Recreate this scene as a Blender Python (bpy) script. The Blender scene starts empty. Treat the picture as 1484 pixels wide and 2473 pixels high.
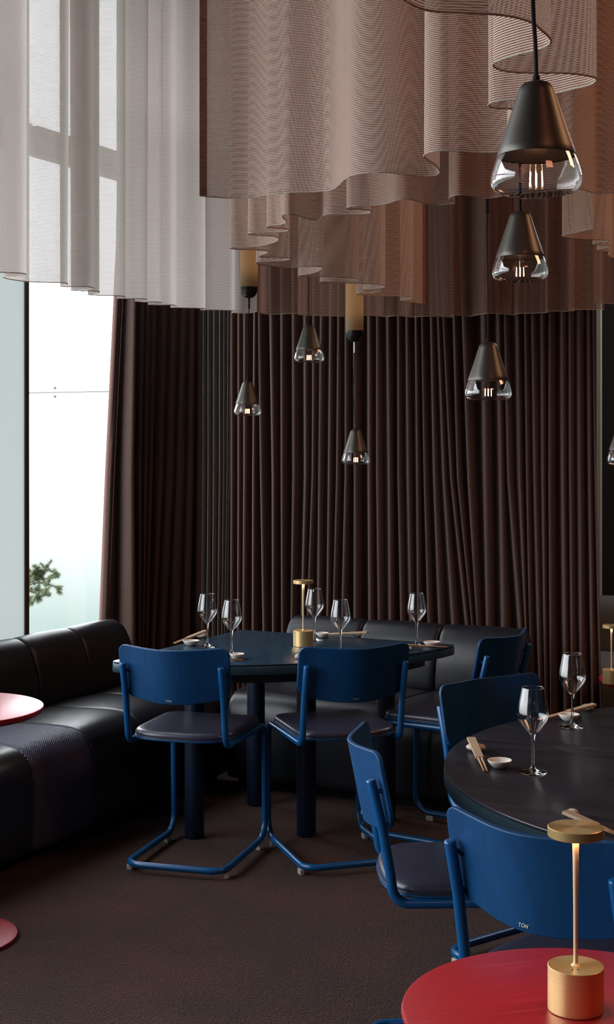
import bpy, bmesh, math, random
from mathutils import Vector, Matrix
random.seed(7)
S = bpy.context.scene
COL = S.collection
# ------------------------------------------------------------------ camera
F, CX, YH, HC = 3435.0, 742.0, 1065.0, 1.58
cam_d = bpy.data.cameras.new('camera'); cam = bpy.data.objects.new('camera', cam_d); COL.objects.link(cam)
cam.location = (0, 0, HC); cam.rotation_euler = (math.pi/2, 0, 0)
cam_d.sensor_fit = 'VERTICAL'; cam_d.sensor_height = 36.0; cam_d.lens = F/2473*36
cam_d.shift_y = (YH-1236.5)/2473; cam_d.clip_end = 400
S.camera = cam
# ------------------------------------------------------------------ world: bright even fog
w = bpy.data.worlds.new('fog_sky'); S.world = w; w.use_nodes = True
nt = w.node_tree; nt.nodes.clear()
out = nt.nodes.new('ShaderNodeOutputWorld'); bg = nt.nodes.new('ShaderNodeBackground')
tc = nt.nodes.new('ShaderNodeTexCoord'); sx = nt.nodes.new('ShaderNodeSeparateXYZ'); rp = nt.nodes.new('ShaderNodeValToRGB')
mr = nt.nodes.new('ShaderNodeMapRange'); mr.inputs[1].default_value = -0.5; mr.inputs[2].default_value = 0.5
nt.links.new(tc.outputs['Generated'], sx.inputs[0]); nt.links.new(sx.outputs[2], mr.inputs[0]); nt.links.new(mr.outputs[0], rp.inputs[0])
cr = rp.color_ramp
SKY = 6.8
cr.elements[0].position = 0.0; cr.elements[0].color = (.09, .112, .105, 1)
cr.elements[1].position = 1.0; cr.elements[1].color = (1.0, 1.03, 1.08, 1)
for p, c in ((.30, (.095, .12, .113, 1)), (.375, (.112, .140, .132, 1)), (.405, (.150, .170, .167, 1)), (.44, (.20, .212, .212, 1)), (.50, (.56, .58, .60, 1)), (.60, (.92, .95, 1.0, 1))):
    e = cr.elements.new(p); e.color = c
nt.links.new(rp.outputs[0], bg.inputs[0]); nt.links.new(bg.outputs[0], out.inputs[0]); bg.inputs[1].default_value = SKY
# ------------------------------------------------------------------ view / render settings that are the scene's own
S.view_settings.view_transform = 'Standard'; S.view_settings.look = 'None'
S.view_settings.gamma = 1; S.view_settings.use_curve_mapping = False; S.view_settings.exposure = 0.0
cy = S.cycles
cy.max_bounces = 12; cy.diffuse_bounces = 3; cy.glossy_bounces = 4; cy.transmission_bounces = 10; cy.transparent_max_bounces = 32
cy.caustics_reflective = False; cy.caustics_refractive = False; cy.sample_clamp_indirect = 4.0
cy.use_denoising = True
# ------------------------------------------------------------------ room frame: u runs along the window wall, v along the back wall
U = Vector((.45, .893, 0)).normalized(); V = Vector((U.y, -U.x, 0))
ROT = math.atan2(V.y, V.x)
def R(s, t, z=0.0): return V*s + U*t + Vector((0, 0, z))
def P(px, z, py=None, h=0.0):
    """point of the sight line through pixel column px at distance z; height h or from row py"""
    return Vector(((px-CX)*z/F, z, h if py is None else HC-(py-YH)*z/F))
def G(px, py, h=0.0):
    z = F*(HC-h)/(py-YH); return Vector(((px-CX)*z/F, z, h))
def plan_s(px, s): k = (px-CX)/F; return s/(V.x*k+V.y)      # distance at which column px meets the plane s
def plan_t(px, t): k = (px-CX)/F; return t/(U.x*k+U.y)
# ------------------------------------------------------------------ daylight portal & warm room lights
def area(name, loc, direction, sx_, sy_, power, color, portal=False):
    l = bpy.data.lights.new(name, 'AREA'); l.shape = 'RECTANGLE'; l.size = sx_; l.size_y = sy_; l.energy = power; l.color = color
    o = bpy.data.objects.new(name, l); COL.objects.link(o); o.location = loc
    o.rotation_euler = Vector(direction).to_track_quat('-Z', 'Y').to_euler()
    if portal: l.cycles.is_portal = True
    return o
area('window_portal', R(-4.36, 1.9, 2.31), V, 10.4, 3.7, 1, (1, 1, 1), True)
area('warm_ceiling_light', Vector((3.6, 3.2, 4.15)), (-.55, .25, -1), 1.2, 1.2, 42, (1.0, .50, .26))
area('warm_ceiling_light_back', Vector((2.9, 6.4, 3.95)), (-.75, -.1, -.8), .9, .9, 16, (1.0, .46, .22))
area('far_sofa_fill', R(-.9, 8.5, 3.6), (-.25, -.1, -1), 1.4, 1.0, 26, (.85, .95, 1.0))  # added overhead fill that brightens the grey sofa; no window built there
area('warm_ceiling_light_front', Vector((1.6, -.4, 3.9)), (-.25, .85, -.55), .9, .6, 9, (1.0, .36, .20))

# ================================================================== helpers
def tag(o, label=None, cat=None, group=None, kind=None):
    if label: o['label'] = label
    if cat: o['category'] = cat
    if group: o['group'] = group
    if kind: o['kind'] = kind
    return o
def thing(name, loc=(0, 0, 0), rz=0, label=None, cat=None, group=None):
    o = bpy.data.objects.new(name, None); o.empty_display_size = .1; COL.objects.link(o)
    o.location = loc; o.rotation_euler = (0, 0, rz); return tag(o, label, cat, group)
def obj(name, vf, mat=None, parent=None, smooth=True, loc=None, rz=None, autos=None):
    me = bpy.data.meshes.new(name)
    if isinstance(vf, bmesh.types.BMesh): vf.to_mesh(me); vf.free()
    else: me.from_pydata([tuple(v) for v in vf[0]], [], vf[1])
    me.update()
    if mat: me.materials.append(mat)
    for p in me.polygons: p.use_smooth = smooth
    if smooth and autos:
        try: me.set_sharp_from_angle(angle=autos)
        except Exception: pass
    o = bpy.data.objects.new(name, me); COL.objects.link(o)
    if parent: o.parent = parent
    if loc is not None: o.location = loc
    if rz is not None: o.rotation_euler = (0, 0, rz)
    return o
def copy_tree(o, parent=None):
    c = o.copy(); COL.objects.link(c); c.parent = parent
    for ch in list(o.children): copy_tree(ch, c)
    return c
def join(*vfs):
    v, f = [], []
    for a, b in vfs:
        k = len(v); v += [tuple(x) for x in a]; f += [tuple(i+k for i in q) for q in b]
    return v, f
def box(c, s, rz=0, bevel=0.0):
    bm = bmesh.new(); bmesh.ops.create_cube(bm, size=1)
    bmesh.ops.scale(bm, vec=s, verts=bm.verts)
    if bevel: bmesh.ops.bevel(bm, geom=bm.edges[:], offset=bevel, segments=2, affect='EDGES', profile=.6)
    if rz: bmesh.ops.rotate(bm, cent=(0, 0, 0), matrix=Matrix.Rotation(rz, 3, 'Z'), verts=bm.verts)
    bmesh.ops.translate(bm, vec=c, verts=bm.verts)
    bm.verts.index_update()
    r = ([v.co.copy() for v in bm.verts], [tuple(v.index for v in f.verts) for f in bm.faces]); bm.free(); return r
def lathe(prof, n=32, c=(0, 0, 0), close=False):
    v, f = [], []
    m = len(prof)
    for r, z in prof:
        for i in range(n):
            a = 2*math.pi*i/n; v.append((c[0]+r*math.cos(a), c[1]+r*math.sin(a), c[2]+z))
    rng = m if close else m-1
    for j in range(rng):
        k = (j+1) % m
        for i in range(n):
            i2 = (i+1) % n; f.append((j*n+i, j*n+i2, k*n+i2, k*n+i))
    if not close:
        if prof[0][0] > 1e-4: f.append(tuple(reversed(range(n))))
        if prof[-1][0] > 1e-4: f.append(tuple((m-1)*n+i for i in range(n)))
    return v, f
def fillet(pts, rad, n=6):
    """rounds the inner corners of a polyline"""
    pts = [Vector(p) for p in pts]; out_ = [pts[0]]
    rs = rad if isinstance(rad, (list, tuple)) else [rad]*len(pts)
    for i in range(1, len(pts)-1):
        a, b, c = pts[i-1], pts[i], pts[i+1]
        d1 = (a-b); d2 = (c-b); r = rs[i]
        ang = d1.angle(d2); t = min(r/math.tan(ang/2) if ang > .01 else 0, d1.length*.49, d2.length*.49)
        if ang > 3.1 or r <= 0: out_.append(b); continue
        p1 = b+d1.normalized()*t; p2 = b+d2.normalized()*t; re = t*math.tan(ang/2)
        cen = b+(d1.normalized()+d2.normalized()).normalized()*(re/math.sin(ang/2))
        v1 = p1-cen; v2 = p2-cen; th = v1.angle(v2); ax = v1.cross(v2).normalized()
        for k in range(n+1): out_.append(cen+Matrix.Rotation(th*k/n, 3, ax) @ v1)
    out_.append(pts[-1]); return out_
def sweep(pts, r, n=10, caps=True, flat=None):
    pts = [Vector(p) for p in pts]; v, f = [], []
    up = None; m = len(pts)
    for i, p in enumerate(pts):
        d = (pts[min(i+1, m-1)]-pts[max(i-1, 0)]).normalized()
        if up is None:
            up = Vector((0, 0, 1)) if abs(d.z) < .9 else Vector((1, 0, 0))
        x = d.cross(up).normalized(); up = x.cross(d).normalized()
        rr = r[i] if isinstance(r, (list, tuple)) else r
        for k in range(n):
            a = 2*math.pi*k/n
            v.append(p + x*math.cos(a)*rr + up*math.sin(a)*rr*(flat or 1))
    for i in range(m-1):
        for k in range(n):
            k2 = (k+1) % n; f.append((i*n+k, i*n+k2, (i+1)*n+k2, (i+1)*n+k))
    if caps: f.append(tuple(reversed(range(n)))); f.append(tuple((m-1)*n+k for k in range(n)))
    return v, f
def prism(poly, z0, z1, bev=0.0, n=2):
    """plan polygon as a slab whose top and bottom edges are rounded by bev"""
    v, f = [], []; m = len(poly)
    c = Vector((sum(p[0] for p in poly)/m, sum(p[1] for p in poly)/m))
    def ring(ins, z):
        k = len(v)
        for i, p in enumerate(poly):
            a = Vector(poly[i-1][:2]); b = Vector(p[:2]); d = Vector(poly[(i+1) % m][:2])
            e = (d-a).normalized(); nn = Vector((e.y, -e.x))
            if nn.dot(b-c) < 0: nn = -nn
            q = b-nn*ins; v.append((q.x, q.y, z))
        return k
    rings = []
    if bev:
        for k in range(n+1):
            a = math.pi/2*k/n; rings.append(ring(bev*(1-math.sin(a)), z0+bev*(1-math.cos(a))))
        for k in range(n, -1, -1):
            a = math.pi/2*k/n; rings.append(ring(bev*(1-math.sin(a)), z1-bev*(1-math.cos(a))))
    else: rings = [ring(0, z0), ring(0, z1)]
    for a, b in zip(rings, rings[1:]):
        for i in range(m): j = (i+1) % m; f.append((a+i, a+j, b+j, b+i))
    f.append(tuple(reversed(range(rings[0], rings[0]+m)))); f.append(tuple(range(rings[-1], rings[-1]+m)))
    bm = bmesh.new(); vs = [bm.verts.new(x) for x in v]
    for q in f: bm.faces.new([vs[i] for i in q])
    bmesh.ops.recalc_face_normals(bm, faces=bm.faces); return bm
def catmull(pts, n=8):
    pts = [Vector(p) for p in pts]; out_ = []
    m = len(pts)
    for i in range(m-1):
        p0 = pts[max(i-1, 0)]; p1 = pts[i]; p2 = pts[i+1]; p3 = pts[min(i+2, m-1)]
        # centripetal: keeps tight folds from overshooting
        t0 = 0; t1 = t0+max((p1-p0).length**.5, 1e-3); t2 = t1+max((p2-p1).length**.5, 1e-3); t3 = t2+max((p3-p2).length**.5, 1e-3)
        for k in range(n):
            t = t1+(t2-t1)*k/n
            a1 = p0.lerp(p1, (t-t0)/(t1-t0)); a2 = p1.lerp(p2, (t-t1)/(t2-t1)); a3 = p2.lerp(p3, (t-t2)/(t3-t2))
            b1 = a1.lerp(a2, (t-t0)/(t2-t0)); b2 = a2.lerp(a3, (t-t1)/(t3-t1))
            out_.append(b1.lerp(b2, (t-t1)/(t2-t1)))
    out_.append(pts[-1]); return out_
# ================================================================== materials
def mat(name): 
    m = bpy.data.materials.new(name); m.use_nodes = True; return m, m.node_tree, m.node_tree.nodes['Principled BSDF']
def N(nt, typ, **kw):
    n = nt.nodes.new(typ)
    for k, v in kw.items(): setattr(n, k, v)
    return n
def coord(nt, scale=(1, 1, 1), kind='Object', rot=(0, 0, 0)):
    t = N(nt, 'ShaderNodeTexCoord'); m = N(nt, 'ShaderNodeMapping'); m.inputs['Scale'].default_value = scale; m.inputs['Rotation'].default_value = rot
    nt.links.new(t.outputs[kind], m.inputs['Vector']); return m.outputs[0]
def principled(name, col, rough=.5, metal=0.0, spec=.5, var=0.0, vscale=(8, 8, 8), bump=0.0, bscale=(200, 200, 200), coat=0.0, sheen=0.0, aniso=0.0, col2=None, rvar=0.0, bdist=.001):
    m, nt, b = mat(name)
    b.inputs['Base Color'].default_value = (*col, 1); b.inputs['Roughness'].default_value = rough; b.inputs['Metallic'].default_value = metal
    b.inputs['Specular IOR Level'].default_value = spec; b.inputs['Coat Weight'].default_value = coat; b.inputs['Coat Roughness'].default_value = .2
    b.inputs['Sheen Weight'].default_value = sheen; b.inputs['Sheen Roughness'].default_value = .5; b.inputs['Anisotropic'].default_value = aniso
    if var or rvar:
        n = N(nt, 'ShaderNodeTexNoise'); n.inputs['Scale'].default_value = 1; n.inputs['Detail'].default_value = 5; n.inputs['Roughness'].default_value = .6
        nt.links.new(coord(nt, vscale), n.inputs['Vector'])
        r = N(nt, 'ShaderNodeValToRGB'); r.color_ramp.elements[0].position = .32; r.color_ramp.elements[1].position = .7
        c2 = col2 or tuple(min(1, c*(1+var)) for c in col); c1 = col if col2 else tuple(c*(1-var) for c in col)
        r.color_ramp.elements[0].color = (*c1, 1); r.color_ramp.elements[1].color = (*c2, 1)
        nt.links.new(n.outputs['Fac'], r.inputs[0])
        if var: nt.links.new(r.outputs[0], b.inputs['Base Color'])
        if rvar:
            q = N(nt, 'ShaderNodeMapRange'); q.inputs[3].default_value = max(rough-rvar, .02); q.inputs[4].default_value = rough+rvar
            nt.links.new(n.outputs['Fac'], q.inputs[0]); nt.links.new(q.outputs[0], b.inputs['Roughness'])
    if bump:
        n = N(nt, 'ShaderNodeTexNoise'); n.inputs['Scale'].default_value = 1; n.inputs['Detail'].default_value = 3
        nt.links.new(coord(nt, bscale), n.inputs['Vector'])
        bp = N(nt, 'ShaderNodeBump'); bp.inputs['Strength'].default_value = bump; bp.inputs['Distance'].default_value = bdist
        nt.links.new(n.outputs['Fac'], bp.inputs['Height']); nt.links.new(bp.outputs[0], b.inputs['Normal'])
    return m
def emission(name, col, s):
    m, nt, b = mat(name); b.inputs['Base Color'].default_value = (*col, 1)
    b.inputs['Emission Color'].default_value = (*col, 1); b.inputs['Emission Strength'].default_value = s; return m
def thin_glass(name, tint=(1, 1, 1), ior=1.5, rough=0.0, base=.0, edge=1.0, power=4.0):
    """single-surface glass: clear seen square on, mirror-like at grazing angles"""
    m, nt, b = mat(name); nt.nodes.remove(b); o = nt.nodes['Material Output']
    tr = N(nt, 'ShaderNodeBsdfTransparent'); tr.inputs[0].default_value = (*tint, 1)
    gl = N(nt, 'ShaderNodeBsdfGlossy'); gl.inputs['Roughness'].default_value = rough; gl.inputs[0].default_value = (edge, edge, edge, 1)
    f0 = ((ior-1)/(ior+1))**2                     # Schlick's curve, the same from both faces
    fr = N(nt, 'ShaderNodeLayerWeight'); fr.inputs['Blend'].default_value = .5
    pw = N(nt, 'ShaderNodeMath', operation='POWER'); pw.inputs[1].default_value = power; nt.links.new(fr.outputs['Facing'], pw.inputs[0])
    mu = N(nt, 'ShaderNodeMath', operation='MULTIPLY'); mu.inputs[1].default_value = 1-f0-base; nt.links.new(pw.outputs[0], mu.inputs[0])
    ad = N(nt, 'ShaderNodeMath', operation='ADD'); ad.inputs[1].default_value = f0+base; ad.use_clamp = True
    mx = N(nt, 'ShaderNodeMixShader')
    nt.links.new(mu.outputs[0], ad.inputs[0]); nt.links.new(ad.outputs[0], mx.inputs[0])
    nt.links.new(tr.outputs[0], mx.inputs[1]); nt.links.new(gl.outputs[0], mx.inputs[2]); nt.links.new(mx.outputs[0], o.inputs[0]); return m
def sheer_material(name, pale, dark, period, open_=.62, pale_open=.12, trans=.5):
    """ribbed sheer: a pale thread band and an open gap crossed by fine dark threads, repeated every few millimetres of height"""
    m, nt, b = mat(name); nt.nodes.remove(b); o = nt.nodes['Material Output']
    t = N(nt, 'ShaderNodeTexCoord'); s = N(nt, 'ShaderNodeSeparateXYZ'); nt.links.new(t.outputs['Object'], s.inputs[0])
    d = N(nt, 'ShaderNodeMath', operation='MULTIPLY'); d.inputs[1].default_value = 2*math.pi/period; nt.links.new(s.outputs[2], d.inputs[0])
    si = N(nt, 'ShaderNodeMath', operation='SINE'); nt.links.new(d.outputs[0], si.inputs[0])
    ma = N(nt, 'ShaderNodeMapRange', interpolation_type='SMOOTHSTEP'); ma.inputs[1].default_value = -.35; ma.inputs[2].default_value = .45
    nt.links.new(si.outputs[0], ma.inputs[0])                      # 1 on the thread band
    def cloth(c):
        df = N(nt, 'ShaderNodeBsdfDiffuse'); df.inputs[0].default_value = (*c, 1)
        tl = N(nt, 'ShaderNodeBsdfTranslucent'); tl.inputs[0].default_value = (*c, 1)
        x = N(nt, 'ShaderNodeMixShader'); x.inputs[0].default_value = trans
        nt.links.new(df.outputs[0], x.inputs[1]); nt.links.new(tl.outputs[0], x.inputs[2]); return x.outputs[0]
    tr = N(nt, 'ShaderNodeBsdfTransparent')
    lw = N(nt, 'ShaderNodeLayerWeight'); lw.inputs['Blend'].default_value = .35   # threads close up when seen obliquely
    def part(c, op):
        a = N(nt, 'ShaderNodeMapRange'); a.inputs[1].default_value = 0; a.inputs[2].default_value = .9
        a.inputs[3].default_value = 1-op; a.inputs[4].default_value = 1-op*.25; nt.links.new(lw.outputs['Facing'], a.inputs[0])
        x = N(nt, 'ShaderNodeMixShader'); nt.links.new(a.outputs[0], x.inputs[0])
        nt.links.new(tr.outputs[0], x.inputs[1]); nt.links.new(cloth(c), x.inputs[2]); return x.outputs[0]
    mx = N(nt, 'ShaderNodeMixShader'); nt.links.new(ma.outputs[0], mx.inputs[0])
    nt.links.new(part(dark, open_), mx.inputs[1]); nt.links.new(part(pale, pale_open), mx.inputs[2])
    nt.links.new(mx.outputs[0], o.inputs[0]); return m
M = {}
def carpet():
    m, nt, b = mat('carpet_pile')
    c = coord(nt, (1, 1, 1))
    n1 = N(nt, 'ShaderNodeTexNoise'); n1.inputs['Scale'].default_value = 140; n1.inputs['Detail'].default_value = 4; n1.inputs['Roughness'].default_value = .75
    n2 = N(nt, 'ShaderNodeTexNoise'); n2.inputs['Scale'].default_value = 3.2; n2.inputs['Detail'].default_value = 3
    n3 = N(nt, 'ShaderNodeTexVoronoi'); n3.inputs['Scale'].default_value = 170
    for n in (n1, n2, n3): nt.links.new(c, n.inputs['Vector'])
    r1 = N(nt, 'ShaderNodeValToRGB'); e = r1.color_ramp.elements; e[0].position = .36; e[0].color = (.018, .0065, .0045, 1); e[1].position = .66; e[1].color = (.085, .037, .025, 1)
    r2 = N(nt, 'ShaderNodeValToRGB'); e = r2.color_ramp.elements; e[0].position = .35; e[0].color = (.85, .85, .85, 1); e[1].position = .7; e[1].color = (1.45, 1.10, 1.0, 1)  # broad reddish tint paints in red light bounced onto the carpet
    mx = N(nt, 'ShaderNodeMix', data_type='RGBA', blend_type='MULTIPLY'); mx.inputs[0].default_value = 1
    nt.links.new(n1.outputs['Fac'], r1.inputs[0]); nt.links.new(n2.outputs['Fac'], r2.inputs[0])
    nt.links.new(r1.outputs[0], mx.inputs[6]); nt.links.new(r2.outputs[0], mx.inputs[7]); nt.links.new(mx.outputs[2], b.inputs['Base Color'])
    ad = N(nt, 'ShaderNodeMath', operation='ADD'); nt.links.new(n1.outputs['Fac'], ad.inputs[0]); nt.links.new(n3.outputs['Distance'], ad.inputs[1])
    bp = N(nt, 'ShaderNodeBump'); bp.inputs['Strength'].default_value = 1.0; bp.inputs['Distance'].default_value = .009
    nt.links.new(ad.outputs[0], bp.inputs['Height']); nt.links.new(bp.outputs[0], b.inputs['Normal'])
    b.inputs['Roughness'].default_value = 1; b.inputs['Specular IOR Level'].default_value = .05; b.inputs['Sheen Weight'].default_value = .15; return m
def woodgrain(name, c1, c2, rough, scale=(6, 90, 6), bump=.15, coat=0.0, spec=.5, pores=None, rot=(0, 0, 0)):
    m, nt, b = mat(name)
    c = coord(nt, scale, rot=rot)
    n = N(nt, 'ShaderNodeTexNoise'); n.inputs['Scale'].default_value = 1; n.inputs['Detail'].default_value = 6; n.inputs['Roughness'].default_value = .65; n.inputs['Distortion'].default_value = .3
    nt.links.new(c, n.inputs['Vector'])
    r = N(nt, 'ShaderNodeValToRGB'); e = r.color_ramp.elements; e[0].position = .35; e[0].color = (*c1, 1); e[1].position = .60; e[1].color = (*c2, 1)
    nt.links.new(n.outputs['Fac'], r.inputs[0])
    src = r.outputs[0]
    if pores:
        e2 = r.color_ramp.elements.new(.70); e2.color = (*pores, 1)
    nt.links.new(src, b.inputs['Base Color'])
    bp = N(nt, 'ShaderNodeBump'); bp.inputs['Strength'].default_value = bump; bp.inputs['Distance'].default_value = .0006
    nt.links.new(n.outputs['Fac'], bp.inputs['Height']); nt.links.new(bp.outputs[0], b.inputs['Normal'])
    b.inputs['Roughness'].default_value = rough; b.inputs['Coat Weight'].default_value = coat; b.inputs['Coat Roughness'].default_value = .25; b.inputs['Specular IOR Level'].default_value = spec
    return m
def leather(name, col, rough=.42, weave=False):
    m, nt, b = mat(name)
    b.inputs['Base Color'].default_value = (*col, 1); b.inputs['Roughness'].default_value = rough
    bp = N(nt, 'ShaderNodeBump')
    if weave:
        c = coord(nt, (1, 1, 1)); s = N(nt, 'ShaderNodeSeparateXYZ'); nt.links.new(c, s.inputs[0])
        outs = []
        for i, k in ((0, 1), (1, 1), (2, 1)):
            a = N(nt, 'ShaderNodeMath', operation='MULTIPLY'); a.inputs[1].default_value = 2*math.pi/.0115; nt.links.new(s.outputs[i], a.inputs[0])
            q = N(nt, 'ShaderNodeMath', operation='SINE'); nt.links.new(a.outputs[0], q.inputs[0]); outs.append(q.outputs[0])
        ad = N(nt, 'ShaderNodeMath', operation='ADD'); nt.links.new(outs[1], ad.inputs[0]); nt.links.new(outs[2], ad.inputs[1])
        mu = N(nt, 'ShaderNodeMath', operation='MULTIPLY'); nt.links.new(ad.outputs[0], mu.inputs[0]); nt.links.new(outs[0], mu.inputs[1])
        r = N(nt, 'ShaderNodeValToRGB'); e = r.color_ramp.elements; e[0].position = .3; e[0].color = (col[0]*.35, col[1]*.35, col[2]*.35, 1); e[1].position = .65; e[1].color = (*col, 1)
        mr_ = N(nt, 'ShaderNodeMapRange'); mr_.inputs[1].default_value = -1.5; mr_.inputs[2].default_value = 1.5
        nt.links.new(mu.outputs[0], mr_.inputs[0]); nt.links.new(mr_.outputs[0], r.inputs[0]); nt.links.new(r.outputs[0], b.inputs['Base Color'])
        nt.links.new(mu.outputs[0], bp.inputs['Height']); bp.inputs['Strength'].default_value = .8; bp.inputs['Distance'].default_value = .0012
    else:
        n = N(nt, 'ShaderNodeTexNoise'); n.inputs['Scale'].default_value = 320; n.inputs['Detail'].default_value = 2
        nt.links.new(coord(nt), n.inputs['Vector']); nt.links.new(n.outputs['Fac'], bp.inputs['Height']); bp.inputs['Strength'].default_value = .15; bp.inputs['Distance'].default_value = .0006
    nt.links.new(bp.outputs[0], b.inputs['Normal']); return m
M['carpet'] = carpet()
M['blue_wood'] = woodgrain('blue_stained_wood', (.0008, .040, .128), (.001, .052, .162), .5, (60, 60, 5), .08, coat=.05, spec=.32)
M['blue_metal'] = principled('blue_powder_coat', (.002, .080, .245), .28, coat=.2, bump=.05, bscale=(400, 400, 400))
M['seat_leather'] = leather('slate_blue_leather', (.034, .036, .064), .30)
M['sofa_leather'] = leather('black_blue_leather', (.009, .011, .017), .36)
M['sofa_grey'] = leather('grey_leather', (.17, .18, .18), .5)
M['sofa_weave'] = leather('woven_blue_fabric', (.062, .064, .125), .5, weave=True)
M['table_top'] = woodgrain('dark_ink_stained_wood', (.013, .013, .018), (.024, .024, .031), .29, (3, 26, 3), .35, rot=(0, 0, -ROT))
M['far_top'] = woodgrain('ink_blue_stained_wood', (.010, .032, .060), (.019, .052, .090), .30, (26, 3, 3), .35, rot=(0, 0, -ROT))
M['edge_blue'] = principled('blue_black_edge', (.004, .015, .024), .75, spec=.12, var=.2, vscale=(5, 5, 60))
M['far_edge'] = principled('window_lit_edge', (.022, .060, .080), .35, var=.2, vscale=(5, 5, 60))  # edge tint lightened to stand for window light falling on it
M['leg_blue'] = principled('deep_blue_leg', (.0012, .009, .030), .45, var=.15)
M['red_top'] = woodgrain('red_stained_ash', (.36, .005, .013), (.43, .008, .017), .38, (7, 210, 7), .5, coat=.35, pores=(.50, .045, .055), rot=(0, 0, .9))
M['red_metal'] = principled('red_powder_coat', (.30, .006, .016), .4)
M['brass'] = principled('brushed_brass', (.88, .63, .29), .36, metal=.82, bump=.12, bscale=(20, 20, 900), aniso=.6, var=.06, vscale=(3, 3, 500))
M['brass_pole'] = principled('satin_brass_pole', (.85, .62, .38), .5, metal=.6, var=.03)
M['drape'] = principled('chocolate_wool', (.100, .060, .049), .92, spec=.12, sheen=.12, var=.16, vscale=(90, 90, 160), bump=.3, bscale=(500, 500, 500))
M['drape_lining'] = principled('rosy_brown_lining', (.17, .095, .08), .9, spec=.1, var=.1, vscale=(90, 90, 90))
M['grey_drape'] = principled('grey_voile', (.19, .19, .18), .9, spec=.1, var=.15, vscale=(200, 200, 200), bump=.2)
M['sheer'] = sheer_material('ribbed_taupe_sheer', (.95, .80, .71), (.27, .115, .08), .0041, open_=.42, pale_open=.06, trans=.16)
M['sheer_far'] = sheer_material('ribbed_sheer_by_window', (.90, .85, .81), (.52, .42, .38), .0041, open_=.12, pale_open=.02, trans=.55)  # paler, denser copy of the taupe sheer, painting in the window light behind
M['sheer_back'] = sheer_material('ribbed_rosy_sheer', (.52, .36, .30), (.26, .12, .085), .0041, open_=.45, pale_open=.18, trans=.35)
M['hem'] = principled('pale_hem_cord', (.62, .52, .45), .9, spec=.1, var=.3, vscale=(160, 160, 160))
M['hem_dark'] = principled('brown_side_hem', (.30, .17, .14), .9, spec=.1, var=.3, vscale=(60, 60, 160))
M['shade'] = principled('bronze_lacquer', (.105, .098, .088), .40, metal=.8, var=.05)
M['shade_in'] = principled('shade_inside', (.10, .07, .05), .5)
M['cord'] = principled('black_textile_cord', (.006, .006, .006), .8, bump=.3)
M['black'] = principled('black_cap', (.008, .008, .008), .3)
M['steel'] = principled('satin_steel', (.6, .6, .6), .3, metal=1, var=.03)
M['lampglass'] = thin_glass('clear_lamp_glass', (.95, .94, .93), 1.5, 0.02, .05, power=2.6)
M['filament'] = emission('warm_filament', (1.0, .50, .22), 14)
M['bulb_base'] = principled('bulb_base', (.35, .25, .16), .4)
def amber():
    m, nt, b = mat('amber_frosted_glass'); b.inputs['Base Color'].default_value = (.30, .19, .10, 1); b.inputs['Roughness'].default_value = .55
    t = N(nt, 'ShaderNodeTexCoord'); s = N(nt, 'ShaderNodeSeparateXYZ'); nt.links.new(t.outputs['Generated'], s.inputs[0])
    r = N(nt, 'ShaderNodeMapRange', interpolation_type='SMOOTHSTEP'); r.inputs[1].default_value = 0; r.inputs[2].default_value = .3; r.inputs[3].default_value = .015; r.inputs[4].default_value = .15
    nt.links.new(s.outputs[2], r.inputs[0]); b.inputs['Emission Color'].default_value = (1.0, .50, .19, 1); nt.links.new(r.outputs[0], b.inputs['Emission Strength']); return m
M['amber'] = amber()
def real_glass():
    m, nt, b = mat('crystal_glass'); b.inputs['Base Color'].default_value = (1, 1, 1, 1); b.inputs['Roughness'].default_value = 0.0
    b.inputs['Transmission Weight'].default_value = 1; b.inputs['IOR'].default_value = 1.5; return m
M['glass'] = real_glass()
M['bowl_glass'] = thin_glass('thin_bowl_glass', (.97, .97, .975), 1.5, 0.0, .06, power=2.8)
M['ceramic'] = principled('speckled_white_ceramic', (.78, .74, .68), .35, var=.08, vscale=(300, 300, 300))
M['stone'] = principled('pale_river_stone', (.62, .55, .47), .6, var=.18, vscale=(40, 40, 40))
M['stone_grey'] = principled('grey_river_stone', (.32, .34, .33), .6, var=.3, vscale=(60, 60, 60))
M['chop'] = principled('bamboo', (.62, .36, .20), .5, var=.12, vscale=(40, 40, 300))
M['paper'] = principled('kraft_paper_sleeve', (.44, .33, .22), .8, var=.08)
M['lampglow'] = emission('lamp_diffuser', (1.0, .62, .32), 110)
M['foot'] = principled('clear_plastic_glide', (.45, .45, .42), .25, spec=.6)
M['badge'] = principled('silver_badge', (.24, .235, .225), .4, metal=.4)
M['wall_dark'] = principled('charcoal_plaster', (.030, .030, .027), .8, var=.06, bump=.1)
M['ceiling'] = principled('black_ceiling', (.015, .012, .011), .9, var=.05)
M['wall_int'] = principled('brown_grey_plaster', (.05, .035, .03), .8, var=.06, bump=.1)
M['frame'] = principled('grey_brown_aluminium', (.095, .078, .070), .7, metal=0, spec=.2, var=.04)
M['beam_light'] = principled('pale_grey_transom', (.42, .44, .43), .5, var=.03)
M['beam_dark'] = principled('mid_grey_transom', (.22, .23, .225), .5, var=.03)
M['column'] = principled('grey_green_paint', (.60, .72, .66), .6, var=.03)
M['pane'] = thin_glass('window_glass', (.985, .99, .99), 1.45, 0.0, 0.0)
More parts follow.
